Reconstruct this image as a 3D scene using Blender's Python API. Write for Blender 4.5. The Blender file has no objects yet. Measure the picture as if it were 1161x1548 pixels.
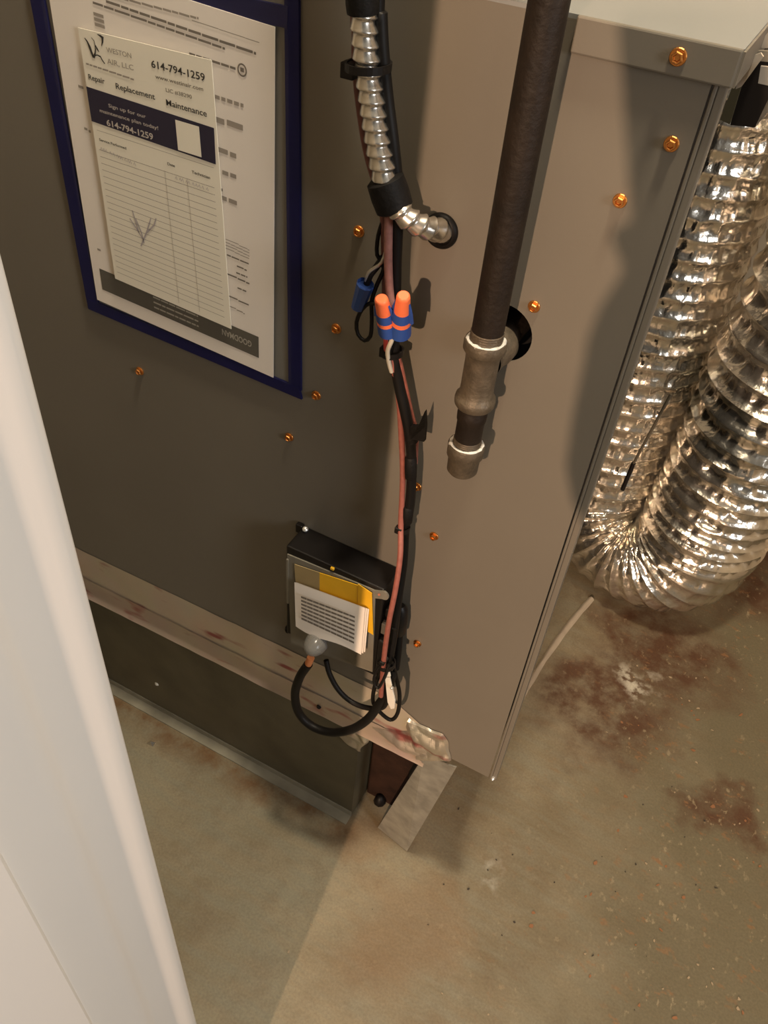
import bpy, bmesh, math, random
from mathutils import Vector, Matrix, noise
random.seed(7)
S = bpy.context.scene
COL = S.collection

# ------------------------------------------------------------------ camera
RX = Vector((0.88004928, 0.46863844, 0.07675467))      # camera right
DN = Vector((0.37344346, -0.58312105, -0.72146367))    # camera down
FW = Vector((-0.29334834, 0.66358711, -0.68818522))    # camera forward
CP = Vector((0.56845227, -0.53052208, 1.21863328))     # camera place, metres above the floor
FPX = 1268.5
cam = bpy.data.cameras.new('camera')
cam.sensor_fit = 'VERTICAL'; cam.sensor_height = 36.0
cam.lens = FPX * 36.0 / 1548.0
cam.clip_start = 0.01; cam.clip_end = 50
co = bpy.data.objects.new('camera', cam); COL.objects.link(co)
M = Matrix.Identity(4)
for i in range(3):
    M[i][0] = RX[i]; M[i][1] = -DN[i]; M[i][2] = -FW[i]; M[i][3] = CP[i]
co.matrix_world = M
S.camera = co

# ------------------------------------------------------------------ world, lamps, exposure
w = bpy.data.worlds.new('world'); S.world = w; w.use_nodes = True
bg = w.node_tree.nodes['Background']
bg.inputs[0].default_value = (1.0, 0.90, 0.74, 1); bg.inputs[1].default_value = 0.14

def lamp(name, loc, target, size, power, col, shape='DISK'):
    l = bpy.data.lights.new(name, 'AREA'); l.shape = shape; l.size = size
    l.energy = power; l.color = col
    o = bpy.data.objects.new(name, l); COL.objects.link(o)
    o.location = loc
    o.rotation_euler = (Vector(target) - Vector(loc)).to_track_quat('-Z', 'Y').to_euler()
    return o
lamp('room_lamp', (1.02, -5.0, 2.36), (0.5, 0, 0.7), 0.09, 245, (1.0, 0.67, 0.45))
lamp('side_window_light', (2.30, -0.80, 1.45), (0.4, -0.40, 0.9), 0.7, 20, (0.93, 0.94, 0.97))
lamp('closet_lamp', (0.56, -0.17, 2.36), (0.56, -0.15, 0), 0.14, 27, (1.0, 0.85, 0.64))
S.view_settings.view_transform = 'Standard'
S.view_settings.look = 'None'
S.view_settings.exposure = 0.0
S.view_settings.gamma = 1.0
S.view_settings.use_curve_mapping = False

# ------------------------------------------------------------------ helpers
def P(u, v, d=0.0):
    """point of the real plane y = -d that the survey ray (u, v) of the photograph meets"""
    r = RX * ((u - 580.5) / FPX) + DN * ((v - 774.0) / FPX) + FW
    return CP + r * ((-d - CP.y) / r.y)
def PZ(u, v, z=0.0):
    r = RX * ((u - 580.5) / FPX) + DN * ((v - 774.0) / FPX) + FW
    return CP + r * ((z - CP.z) / r.z)

def wloc(o):
    p = Vector((0, 0, 0))
    while o is not None:
        p += o.location; o = o.parent
    return p

def tag(o, label=None, cat=None, group=None, kind=None):
    if label: o['label'] = label
    if cat: o['category'] = cat
    if group: o['group'] = group
    if kind: o['kind'] = kind
    return o

def obj(name, verts, faces, m, parent=None, smooth=False, auto=None):
    base = wloc(parent) if parent else Vector((0, 0, 0))
    me = bpy.data.meshes.new(name)
    me.from_pydata([tuple(Vector(v) - base) for v in verts], [], faces)
    me.update()
    bm = bmesh.new(); bm.from_mesh(me)
    bmesh.ops.recalc_face_normals(bm, faces=bm.faces); bm.to_mesh(me); bm.free()
    if isinstance(m, (list, tuple)):
        for q in m: me.materials.append(q)
    else: me.materials.append(m)
    if smooth:
        for p in me.polygons: p.use_smooth = True
        if auto:
            me.set_sharp_from_angle(angle=math.radians(auto))
    o = bpy.data.objects.new(name, me); COL.objects.link(o)
    if parent: o.parent = parent
    else: centre_origin(o)
    return o

def centre_origin(o):
    vs = o.data.vertices
    if not len(vs): return
    lo = Vector((min(v.co[i] for v in vs) for i in range(3))); hi = Vector((max(v.co[i] for v in vs) for i in range(3)))
    b = Vector(((lo.x + hi.x) / 2, (lo.y + hi.y) / 2, lo.z))
    o.data.transform(Matrix.Translation(-b)); o.location = b

def thing(name, loc, label, cat, group=None):
    o = bpy.data.objects.new(name, None); COL.objects.link(o)
    o.empty_display_size = 0.05; o.location = loc
    return tag(o, label, cat, group)

class MB:
    def __init__(s): s.v = []; s.f = []
    def add(s, v, f):
        n = len(s.v); s.v += [Vector(a) for a in v]; s.f += [tuple(i + n for i in q) for q in f]; return s
    def box(s, a, b, bev=0.0):
        (x0, y0, z0), (x1, y1, z1) = a, b
        if bev <= 0:
            v = [(x, y, z) for x in (x0, x1) for y in (y0, y1) for z in (z0, z1)]
            return s.add(v, [(0, 1, 3, 2), (4, 6, 7, 5), (0, 4, 5, 1), (2, 3, 7, 6), (0, 2, 6, 4), (1, 5, 7, 3)])
        bm = bmesh.new(); bmesh.ops.create_cube(bm, size=1)
        for q in bm.verts: q.co = Vector((q.co.x * (x1 - x0) + (x0 + x1) / 2, q.co.y * (y1 - y0) + (y0 + y1) / 2, q.co.z * (z1 - z0) + (z0 + z1) / 2))
        bmesh.ops.bevel(bm, geom=list(bm.edges), offset=bev, segments=2, profile=0.5, affect='EDGES')
        bm.verts.index_update()
        s.add([q.co.copy() for q in bm.verts], [tuple(q.index for q in f.verts) for f in bm.faces]); bm.free(); return s
    def prism(s, poly, off):
        """front polygon (3D points) extruded by the vector off"""
        n = len(poly); off = Vector(off)
        v = [Vector(p) for p in poly] + [Vector(p) + off for p in poly]
        return s.add(v, [tuple(range(n)), tuple(range(2 * n - 1, n - 1, -1))] + [(i, (i + 1) % n, n + (i + 1) % n, n + i) for i in range(n)])
    def lathe(s, p0, p1, prof, n=24, cap=True):
        """profile (t, r) turned about p0-p1"""
        p0 = Vector(p0); p1 = Vector(p1); ax = p1 - p0
        z = ax.normalized(); x = z.orthogonal().normalized(); y = z.cross(x)
        b = len(s.v); L = []
        for t, r in prof:
            for k in range(n):
                a = 2 * math.pi * k / n
                L.append(p0 + ax * t + (x * math.cos(a) + y * math.sin(a)) * r)
        F = []
        for i in range(len(prof) - 1):
            for k in range(n):
                F.append((i * n + k, i * n + (k + 1) % n, (i + 1) * n + (k + 1) % n, (i + 1) * n + k))
        if cap:
            F.append(tuple(range(n))); m = (len(prof) - 1) * n; F.append(tuple(range(m + n - 1, m - 1, -1)))
        return s.add(L, F)
    def sweep(s, path, rf, n=10, cap=True):
        """tube along path; rf = radius or rf(i, s, theta)"""
        pts = [Vector(p) for p in path]; m = len(pts)
        T = [(pts[min(i + 1, m - 1)] - pts[max(i - 1, 0)]).normalized() for i in range(m)]
        X = T[0].orthogonal().normalized(); L = []; ss = 0.0
        for i in range(m):
            if i: ss += (pts[i] - pts[i - 1]).length
            X = (X - T[i] * X.dot(T[i])).normalized(); Y = T[i].cross(X)
            for k in range(n):
                a = 2 * math.pi * k / n
                r = rf(i, ss, a) if callable(rf) else rf
                L.append(pts[i] + (X * math.cos(a) + Y * math.sin(a)) * r)
        F = []
        for i in range(m - 1):
            for k in range(n):
                F.append((i * n + k, i * n + (k + 1) % n, (i + 1) * n + (k + 1) % n, (i + 1) * n + k))
        if cap:
            F.append(tuple(range(n - 1, -1, -1))); q = (m - 1) * n; F.append(tuple(range(q, q + n)))
        return s.add(L, F)
    def build(s, name, m, parent=None, smooth=False, auto=None):
        return obj(name, s.v, s.f, m, parent, smooth, auto)

def spline(pts, step=0.003):
    pts = [Vector(p) for p in pts]; out = []
    q = [pts[0] * 2 - pts[1]] + pts + [pts[-1] * 2 - pts[-2]]
    for i in range(1, len(q) - 2):
        p0, p1, p2, p3 = q[i - 1], q[i], q[i + 1], q[i + 2]
        n = max(2, int((p2 - p1).length / step))
        for k in range(n):
            t = k / n
            out.append(0.5 * ((2 * p1) + (p2 - p0) * t + (2 * p0 - 5 * p1 + 4 * p2 - p3) * t * t + (3 * p1 - p0 - 3 * p2 + p3) * t ** 3))
    out.append(pts[-1]); return out

def wire(name, pts, r, m, parent=None, n=10, step=0.004):
    path = spline([P(*p) for p in pts], step)
    return MB().sweep(path, r, n).build(name, m, parent, True, 50)

# ------------------------------------------------------------------ materials
def mat(name, col, rough=0.5, metal=0.0, spec=0.5, var=0.0, vscale=20.0, bump=0.0, bscale=60.0, coat=0.0, emit=None):
    m = bpy.data.materials.new(name); m.use_nodes = True
    nt = m.node_tree; b = nt.nodes['Principled BSDF']
    b.inputs['Base Color'].default_value = (*col, 1); b.inputs['Roughness'].default_value = rough
    b.inputs['Metallic'].default_value = metal; b.inputs['Specular IOR Level'].default_value = spec
    b.inputs['Coat Weight'].default_value = coat
    tc = nt.nodes.new('ShaderNodeTexCoord')
    if var > 0:
        n = nt.nodes.new('ShaderNodeTexNoise'); n.inputs['Scale'].default_value = vscale; n.inputs['Detail'].default_value = 5
        nt.links.new(tc.outputs['Object'], n.inputs['Vector'])
        r = nt.nodes.new('ShaderNodeValToRGB')
        r.color_ramp.elements[0].position = 0.3; r.color_ramp.elements[1].position = 0.7
        r.color_ramp.elements[0].color = (*[c * (1 - var) for c in col], 1)
        r.color_ramp.elements[1].color = (*[min(1, c * (1 + var)) for c in col], 1)
        nt.links.new(n.outputs['Fac'], r.inputs['Fac']); nt.links.new(r.outputs['Color'], b.inputs['Base Color'])
    if bump > 0:
        n2 = nt.nodes.new('ShaderNodeTexNoise'); n2.inputs['Scale'].default_value = bscale; n2.inputs['Detail'].default_value = 4
        nt.links.new(tc.outputs['Object'], n2.inputs['Vector'])
        bp = nt.nodes.new('ShaderNodeBump'); bp.inputs['Strength'].default_value = bump; bp.inputs['Distance'].default_value = 0.002
        nt.links.new(n2.outputs['Fac'], bp.inputs['Height']); nt.links.new(bp.outputs['Normal'], b.inputs['Normal'])
    return m

def clear(name, col, opacity, rough=0.2):
    m = bpy.data.materials.new(name); m.use_nodes = True; nt = m.node_tree
    b = nt.nodes['Principled BSDF']; out = nt.nodes['Material Output']
    b.inputs['Base Color'].default_value = (*col, 1); b.inputs['Roughness'].default_value = rough
    t = nt.nodes.new('ShaderNodeBsdfTransparent'); mx = nt.nodes.new('ShaderNodeMixShader')
    mx.inputs[0].default_value = opacity
    nt.links.new(t.outputs[0], mx.inputs[1]); nt.links.new(b.outputs[0], mx.inputs[2]); nt.links.new(mx.outputs[0], out.inputs['Surface'])
    return m

PAINT = mat('grey_satin_paint', (0.165, 0.147, 0.117), 0.42, 0.0, 0.4, 0.05, 6.0, 0.04, 900)
TOPPAINT = mat('pale_top_metal', (0.23, 0.235, 0.225), 0.5, 0.0, 0.4, 0.05, 5.0)
DARKHOLE = mat('inside_dark', (0.012, 0.011, 0.010), 0.9, 0, 0.1)
COPPER = mat('copper_screw', (0.62, 0.27, 0.075), 0.36, 1.0, 0.5, 0.15, 300)
BLACKPIPE = mat('black_iron_pipe', (0.015, 0.0095, 0.006), 0.58, 0.1, 0.3, 0.3, 60, 0.25, 250)
CASTIRON = mat('cast_iron', (0.105, 0.083, 0.056), 0.5, 0.3, 0.5, 0.25, 120, 0.3, 350)
SEALANT = mat('thread_sealant', (0.62, 0.62, 0.58), 0.6, 0, 0.4, 0.25, 220, 0.3, 400)
ZINC = mat('zinc_steel', (0.66, 0.63, 0.57), 0.27, 0.95, 0.5, 0.1, 150)
RUBBER = mat('black_rubber', (0.006, 0.005, 0.0045), 0.5, 0, 0.22)
BLACKPL = mat('black_plastic', (0.008, 0.0065, 0.006), 0.42, 0, 0.28)
TAPEBLK = mat('black_vinyl_tape', (0.006, 0.005, 0.0045), 0.6, 0, 0.2, 0, 1, 0.3, 300)
SALMON = mat('salmon_insulation', (0.27, 0.088, 0.066), 0.5, 0, 0.4, 0.15, 200)
MAROON = mat('maroon_insulation', (0.13, 0.050, 0.042), 0.5, 0, 0.4, 0.2, 200)
REDW = mat('red_insulation', (0.55, 0.07, 0.06), 0.45)
WHITEW = mat('white_insulation', (0.66, 0.60, 0.48), 0.45)
GREYW = mat('bare_strands', (0.45, 0.42, 0.36), 0.35, 0.7)
BLUE = mat('blue_nut_plastic', (0.025, 0.075, 0.30), 0.45, 0, 0.45)
ORANGE = mat('orange_nut_plastic', (0.90, 0.19, 0.07), 0.42, 0, 0.45)
NAVY = mat('navy_vinyl', (0.006, 0.007, 0.060), 0.5, 0, 0.3, 0.1, 40)
PAPER = mat('white_paper', (0.86, 0.80, 0.73), 0.8, 0, 0.2, 0.02, 8)
CARD = mat('cream_card', (0.86, 0.82, 0.70), 0.7, 0, 0.25, 0.02, 8)
INK = mat('black_ink', (0.05, 0.045, 0.04), 0.7, 0, 0.2)
INKPALE = mat('pale_ink', (0.34, 0.30, 0.255), 0.7, 0, 0.2)
INKMID = mat('mid_ink', (0.20, 0.175, 0.145), 0.7, 0, 0.2)
BANNER = mat('dark_navy_ink', (0.020, 0.016, 0.040), 0.6, 0, 0.3)
GREYBAR = mat('grey_ink', (0.115, 0.105, 0.085), 0.7, 0, 0.2)
PENINK = mat('violet_pen_ink', (0.46, 0.42, 0.44), 0.7, 0, 0.2)
FILM = clear('clear_sleeve_film', (0.3, 0.28, 0.25), 0.022, 0.2)
PLATE = clear('frosted_plastic_plate', (0.27, 0.25, 0.20), 0.72, 0.3)
BULB = clear('frosted_bulb', (0.26, 0.25, 0.23), 0.6, 0.18)
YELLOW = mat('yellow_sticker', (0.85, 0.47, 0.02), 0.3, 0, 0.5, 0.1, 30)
TAN = mat('tan_label', (0.36, 0.27, 0.13), 0.35, 0, 0.5, 0.1, 30)
GALV = mat('galvanised_strap', (0.32, 0.315, 0.275), 0.48, 0.45, 0.5, 0.25, 45, 0.1, 200)
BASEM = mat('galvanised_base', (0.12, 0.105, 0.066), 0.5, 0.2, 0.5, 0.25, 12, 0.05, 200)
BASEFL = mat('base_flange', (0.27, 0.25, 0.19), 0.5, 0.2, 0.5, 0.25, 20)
RUST = mat('rust', (0.026, 0.012, 0.007), 0.8, 0, 0.2, 0.4, 30, 0.5, 80)
WHITEP = mat('white_door_paint', (0.70, 0.69, 0.665), 0.4, 0, 0.45, 0.02, 4)
WALLP = mat('wall_paint', (0.60, 0.54, 0.45), 0.7, 0, 0.3, 0.03, 3)
TAGW = mat('white_tag_plastic', (0.80, 0.77, 0.68), 0.4)
CAULK = mat('caulk', (0.40, 0.34, 0.26), 0.7, 0, 0.3, 0.15, 30, 0.3, 60)
FLANGE = mat('bright_sheet_metal', (0.62, 0.57, 0.49), 0.35, 0.6, 0.5, 0.1, 30)
OLIVE = mat('olive_sheet', (0.10, 0.085, 0.045), 0.5, 0.1, 0.4)
LEDM = mat('clear_screw', (0.75, 0.75, 0.72), 0.25, 0.6)

def foil_mat(name, col, rough, bstr, bscale):
    m = mat(name, col, rough, 0.95, 0.5, 0.12, 25, bstr, bscale)
    return m
FOIL = foil_mat('aluminium_foil_duct', (0.74, 0.70, 0.62), 0.2, 0.35, 140)

def tape_mat(name, col):
    m = mat(name, col, 0.42, 0.4, 0.5); nt = m.node_tree; b = nt.nodes['Principled BSDF']
    tc = nt.nodes.new('ShaderNodeTexCoord')
    mp = nt.nodes.new('ShaderNodeMapping'); mp.inputs['Scale'].default_value = (14, 30, 45); mp.inputs['Rotation'].default_value = (0, 0.12, 0)
    nt.links.new(tc.outputs['Object'], mp.inputs['Vector'])
    n = nt.nodes.new('ShaderNodeTexNoise'); n.inputs['Scale'].default_value = 1.0; n.inputs['Detail'].default_value = 2
    nt.links.new(mp.outputs[0], n.inputs['Vector'])
    r = nt.nodes.new('ShaderNodeValToRGB'); r.color_ramp.elements[0].position = 0.60; r.color_ramp.elements[1].position = 0.72
    r.color_ramp.elements[0].color = (*col, 1); r.color_ramp.elements[1].color = (0.38, 0.11, 0.10, 1)
    nt.links.new(n.outputs['Fac'], r.inputs['Fac'])
    n2 = nt.nodes.new('ShaderNodeTexNoise'); n2.inputs['Scale'].default_value = 18; n2.inputs['Detail'].default_value = 4
    nt.links.new(tc.outputs['Object'], n2.inputs['Vector'])
    mx = nt.nodes.new('ShaderNodeMix'); mx.data_type = 'RGBA'; mx.blend_type = 'MULTIPLY'; mx.inputs[0].default_value = 0.45
    nt.links.new(r.outputs['Color'], mx.inputs[6]); nt.links.new(n2.outputs['Color'], mx.inputs[7])
    mx2 = nt.nodes.new('ShaderNodeMix'); mx2.data_type = 'RGBA'; mx2.inputs[0].default_value = 0.5
    nt.links.new(r.outputs['Color'], mx2.inputs[6]); nt.links.new(mx.outputs[2], mx2.inputs[7])
    nt.links.new(mx2.outputs[2], b.inputs['Base Color'])
    bp = nt.nodes.new('ShaderNodeBump'); bp.inputs['Strength'].default_value = 0.25; bp.inputs['Distance'].default_value = 0.004
    nt.links.new(n2.outputs['Fac'], bp.inputs['Height']); nt.links.new(bp.outputs['Normal'], b.inputs['Normal'])
    return m
TAPE = tape_mat('foil_tape_upper', (0.66, 0.56, 0.43))
TAPE2 = tape_mat('foil_tape_lower', (0.56, 0.455, 0.36))
CRUMPLE = tape_mat('foil_tape_crumpled', (0.60, 0.54, 0.45))
CRUMPLE.node_tree.nodes['Principled BSDF'].inputs['Metallic'].default_value = 0.75
CRUMPLE.node_tree.nodes['Principled BSDF'].inputs['Roughness'].default_value = 0.36

def floor_mat():
    m = bpy.data.materials.new('stained_concrete'); m.use_nodes = True; nt = m.node_tree; N = nt.nodes; L = nt.links
    b = N['Principled BSDF']; b.inputs['Roughness'].default_value = 0.5; b.inputs['Specular IOR Level'].default_value = 0.35
    geo = N.new('ShaderNodeNewGeometry')
    def nz(scale, detail=5, rough=0.55, stretch=None):
        n = N.new('ShaderNodeTexNoise'); n.inputs['Scale'].default_value = scale; n.inputs['Detail'].default_value = detail; n.inputs['Roughness'].default_value = rough
        if stretch:
            mp = N.new('ShaderNodeMapping'); mp.inputs['Scale'].default_value = stretch; mp.inputs['Rotation'].default_value = (0, 0, 0.5)
            L.new(geo.outputs['Position'], mp.inputs['Vector']); L.new(mp.outputs[0], n.inputs['Vector'])
        else: L.new(geo.outputs['Position'], n.inputs['Vector'])
        return n
    def ramp(src, p0, p1, c0=(0, 0, 0), c1=(1, 1, 1)):
        r = N.new('ShaderNodeValToRGB'); r.color_ramp.elements[0].position = p0; r.color_ramp.elements[1].position = p1
        r.color_ramp.elements[0].color = (*c0, 1); r.color_ramp.elements[1].color = (*c1, 1); L.new(src, r.inputs['Fac']); return r.outputs['Color']
    def mix(f, a, c, op='MIX'):
        x = N.new('ShaderNodeMix'); x.data_type = 'RGBA'; x.blend_type = op
        if isinstance(f, float): x.inputs[0].default_value = f
        else: L.new(f, x.inputs[0])
        for s, q in ((6, a), (7, c)):
            if isinstance(q, tuple): x.inputs[s].default_value = (*q, 1)
            else: L.new(q, x.inputs[s])
        return x.outputs[2]
    def mth(op, a, c):
        x = N.new('ShaderNodeMath'); x.operation = op; x.use_clamp = False
        for s, q in ((0, a), (1, c)):
            if isinstance(q, (int, float)): x.inputs[s].default_value = q
            else: L.new(q, x.inputs[s])
        return x.outputs[0]
    warp = nz(9, 5)
    wv = N.new('ShaderNodeVectorMath'); wv.operation = 'MULTIPLY_ADD'
    L.new(warp.outputs['Color'], wv.inputs[0]); wv.inputs[1].default_value = (0.22, 0.22, 0); 
    sub = N.new('ShaderNodeVectorMath'); sub.operation = 'SUBTRACT'; L.new(geo.outputs['Position'], sub.inputs[0]); sub.inputs[1].default_value = (0.11, 0.11, 0)
    L.new(sub.outputs[0], wv.inputs[2])
    def blob(u, v, r, soft=0.5, sx=1.0):
        c = PZ(u, v)
        d = N.new('ShaderNodeVectorMath'); d.operation = 'DISTANCE'
        L.new(wv.outputs[0], d.inputs[0]); d.inputs[1].default_value = (c.x, c.y, 0)
        mr = N.new('ShaderNodeMapRange'); mr.inputs[1].default_value = r; mr.inputs[2].default_value = r * soft; mr.clamp = True
        L.new(d.outputs['Value'], mr.inputs[0]); return mr.outputs[0]
    sx = N.new('ShaderNodeSeparateXYZ'); L.new(geo.outputs['Position'], sx.inputs[0])
    base = ramp(nz(4.0, 6).outputs['Fac'], 0.36, 0.64, (0.235, 0.180, 0.115), (0.375, 0.310, 0.220))
    streak = ramp(nz(10, 6, 0.6, (1.0, 5.0, 1)).outputs['Fac'], 0.42, 0.62)
    base = mix(mth('MULTIPLY', streak, 0.5), base, (0.30, 0.28, 0.22))
    blot = ramp(nz(17, 6, 0.65).outputs['Fac'], 0.50, 0.64)
    base = mix(mth('MULTIPLY', blot, 0.30), base, (0.21, 0.135, 0.08))
    # greyer olive concrete out to the right of the furnace
    mr = N.new('ShaderNodeMapRange'); mr.inputs[1].default_value = 0.58; mr.inputs[2].default_value = 0.80
    L.new(mth('ADD', sx.outputs['X'], mth('MULTIPLY', mth('SUBTRACT', warp.outputs['Fac'], 0.5), 0.35)), mr.inputs[0])
    base = mix(mth('MULTIPLY', mr.outputs[0], 0.85), base, (0.180, 0.150, 0.098))
    # rust-brown stains
    rust = mth('MAXIMUM', blob(905, 1060, 0.15), blob(1000, 985, 0.16))
    rust = mth('MAXIMUM', rust, blob(1130, 850, 0.2))
    rust = mth('MAXIMUM', rust, blob(1090, 1220, 0.07))
    tex = ramp(nz(22, 6, 0.65).outputs['Fac'], 0.36, 0.58)
    base = mix(mth('MULTIPLY', mth('MULTIPLY', rust, 1.0), mth('ADD', 0.35, mth('MULTIPLY', tex, 0.65))), base, (0.125, 0.062, 0.036))
    mid = mth('MAXIMUM', blob(600, 1420, 0.10), blob(560, 1260, 0.06))
    base = mix(mth('MULTIPLY', mid, 0.45), base, (0.30, 0.185, 0.105))
    # wet-looking dark patch and rust line along the base flange
    rl = N.new('ShaderNodeMapRange'); rl.inputs[1].default_value = 0.035; rl.inputs[2].default_value = 0.0
    L.new(mth('ABSOLUTE', mth('ADD', sx.outputs['Y'], mth('MULTIPLY', mth('SUBTRACT', warp.outputs['Fac'], 0.5), 0.05)), 0.0), rl.inputs[0])
    left = N.new('ShaderNodeMapRange'); left.inputs[1].default_value = 0.36; left.inputs[2].default_value = 0.32; L.new(sx.outputs['X'], left.inputs[0])
    base = mix(mth('MULTIPLY', mth('MULTIPLY', rl.outputs[0], left.outputs[0]), mth('MULTIPLY', tex, 0.8)), base, (0.19, 0.085, 0.03))
    # plaster and rust flecks ground into the surface
    dens = N.new('ShaderNodeMapRange'); dens.inputs[1].default_value = 0.45; dens.inputs[2].default_value = 0.75; L.new(sx.outputs['X'], dens.inputs[0])
    f1 = ramp(nz(38, 5, 0.65, (1, 1.6, 1)).outputs['Fac'], 0.585, 0.65)
    clump = ramp(nz(7, 3).outputs['Fac'], 0.36, 0.58)
    base = mix(mth('MULTIPLY', mth('MULTIPLY', mth('MULTIPLY', f1, clump), dens.outputs[0]), 0.75), base, (0.34, 0.17, 0.08))
    f2 = ramp(nz(55, 4, 0.6, (1.5, 1, 1)).outputs['Fac'], 0.61, 0.67)
    base = mix(mth('MULTIPLY', mth('MULTIPLY', f2, clump), mth('ADD', 0.15, mth('MULTIPLY', dens.outputs[0], 0.5))), base, (0.45, 0.36, 0.24))
    f3 = ramp(nz(60, 3, 0.5, (1, 1.2, 1)).outputs['Fac'], 0.70, 0.74)
    base = mix(mth('MULTIPLY', mth('SUBTRACT', 1.0, f3), 0.0), base, (0.1, 0.08, 0.05))
    spl = mth('MULTIPLY', blob(965, 1035, 0.045, 0.3), ramp(nz(50, 4).outputs['Fac'], 0.45, 0.55))
    base = mix(spl, base, (0.66, 0.60, 0.52))
    spl2 = mth('MULTIPLY', blob(745, 1330, 0.03, 0.2), ramp(nz(50, 4).outputs['Fac'], 0.42, 0.6))
    base = mix(mth('MULTIPLY', spl2, 0.7), base, (0.50, 0.46, 0.40))
    fine = ramp(nz(300, 3).outputs['Fac'], 0.3, 0.7, (0.66, 0.68, 0.64), (0.82, 0.86, 0.80))
    base = mix(1.0, base, fine, 'MULTIPLY')
    L.new(base, b.inputs['Base Color'])
    bp = N.new('ShaderNodeBump'); bp.inputs['Strength'].default_value = 0.25; bp.inputs['Distance'].default_value = 0.003
    L.new(nz(60, 5).outputs['Fac'], bp.inputs['Height']); L.new(bp.outputs['Normal'], b.inputs['Normal'])
    return m
FLOOR = floor_mat()

# ------------------------------------------------------------------ setting
XL, XR, YF, YB, ZT = -0.75, 2.00, -0.52, 1.50, 2.45
def struct(name, mb, m, smooth=False, auto=None):
    return tag(mb.build(name, m, None, smooth, auto), kind='structure')
struct('floor', MB().box((XL - .1, -5.6, -0.05), (XR + .1, YB + .1, 0)), FLOOR)
struct('ceiling', MB().box((XL - .1, YF, ZT), (XR + .1, YB + .1, ZT + .05)), WALLP)
struct('wall_left', MB().box((XL - .08, YF, 0), (XL, YB, ZT)), WALLP)
struct('wall_right', MB().box((XR, YF, 0), (XR + .08, YB, ZT)), WALLP)
struct('wall_back', MB().box((XL, YB, 0), (XR, YB + .08, ZT)), WALLP)
struct('wall_front', MB().box((XL, YF + .01, 0), (0.36, -0.405, ZT)).box((0.36, YF + .01, 2.06), (XR, -0.40, ZT)), WALLP)
# the white door jamb with its moulded steps, swept straight up
prof = [(0.345, -0.388), (0.3835, -0.388), (0.3855, -0.3887), (0.387, -0.3905), (0.3876, -0.394), (0.3872, -0.399), (0.3862, -0.403),
        (0.3858, -0.410), (0.3858, -0.421), (0.3866, -0.4245), (0.3884, -0.4275), (0.3895, -0.4310), (0.3898, -0.436), (0.3898, -0.4595), (0.3902, -0.4608), (0.3925, -0.4618), (0.394, -0.4635), (0.394, -0.54), (0.345, -0.54)]
v = [(x, y, 0) for x, y in prof] + [(x, y, 2.06) for x, y in prof]; n = len(prof)
f = [tuple(range(n)), tuple(range(2 * n - 1, n - 1, -1))] + [(i, (i + 1) % n, n + (i + 1) % n, n + i) for i in range(n)]
tag(obj('trim_1', v, f, WHITEP, None, True, 40), 'white painted moulded door jamb in the left foreground', None, None, 'structure')

# ------------------------------------------------------------------ furnace
ZB, ZP, XE = 0.3235, 1.101, 0.5035     # panel bottom, panel top, right edge of the panel
furn = thing('furnace', (0.2, 0.25, 0.0), 'grey sheet-metal furnace cabinet standing on the dark low base', 'furnace')
def ring(cx, cz, r, n=40): return [(cx + r * math.cos(2 * math.pi * k / n), cz + r * math.sin(2 * math.pi * k / n)) for k in range(n)]
def holed_plate(name, outer, holes, y0, y1, m, parent):
    """plate in the xz plane with round holes, thickness y0..y1"""
    cu = bpy.data.curves.new(name, 'CURVE'); cu.dimensions = '2D'; cu.fill_mode = 'BOTH'; cu.extrude = abs(y1 - y0) / 2
    for loop in [outer] + holes:
        sp = cu.splines.new('POLY'); sp.points.add(len(loop) - 1); sp.use_cyclic_u = True
        for q, (x, z) in zip(sp.points, loop): q.co = (x, z, 0, 1)
    t = bpy.data.objects.new('tmp', cu); me = bpy.data.meshes.new_from_object(t)
    vs = [(q.co.x, (y0 + y1) / 2 - q.co.z, q.co.y) for q in me.vertices]; fs = [tuple(p.vertices) for p in me.polygons]
    bpy.data.objects.remove(t); bpy.data.curves.remove(cu); bpy.data.meshes.remove(me)
    return obj(name, vs, fs, m, parent)
GAS = (0.4135, 0.8935); GRO = (0.3554, 0.9565)
holed_plate('side_panel', [(-0.6, ZB), (XE, ZB), (XE, ZP), (-0.6, ZP)], [ring(*GAS, 0.0235), ring(*GRO, 0.0105)], 0.0, 0.0012, PAINT, furn)
# cabinet shell behind the panel: narrows slightly to the back
sh = MB()
poly = [(-0.6, 0.055), (0.497, 0.055), (0.455, 0.50), (-0.6, 0.50)]
sh.prism([(x, y, ZB + .002) for x, y in poly], (0, 0, ZP - ZB - .004))
sh.build('cabinet_shell', DARKHOLE, furn)
MB().box((-0.6, 0.0015, ZB), (0.497, 0.055, ZB + .0012)).build('panel_return', PAINT, furn)
MB().box((-0.6, 0.0015, ZP - .003), (0.497, 0.055, ZP - .001)).build('panel_return', PAINT, furn)
# front door edge of the cabinet seen beside the panel
de = MB(); de.box((0.5049, -0.0006, ZB - .002), (0.5072, 0.006, 1.0845), 0.0006); de.box((0.5072, 0.0012, ZB - .002), (0.5125, 0.012, 1.0885), 0.0008)
de.build('door_edge', PAINT, furn)
# top of the cabinet
MB().box((-0.6, 0.0, ZP), (0.5145, 0.52, ZP + .0025)).build('top_panel', TOPPAINT, furn)
cf = MB(); cf.box((0.4215, -0.0042, 1.0845), (0.5146, -0.0006, 1.1040), 0.0012)
cf.build('corner_flange', PAINT, furn)
MB().box((0.5146, -0.003, 1.0850), (0.5160, 0.30, 1.1030)).build('flange_return', PAINT, furn)
# lower rail under the panel that the tape covers
MB().box((-0.6, 0.003, 0.279), (0.437, 0.035, ZB + .0005)).build('bottom_rail', BASEM, furn)
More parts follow.
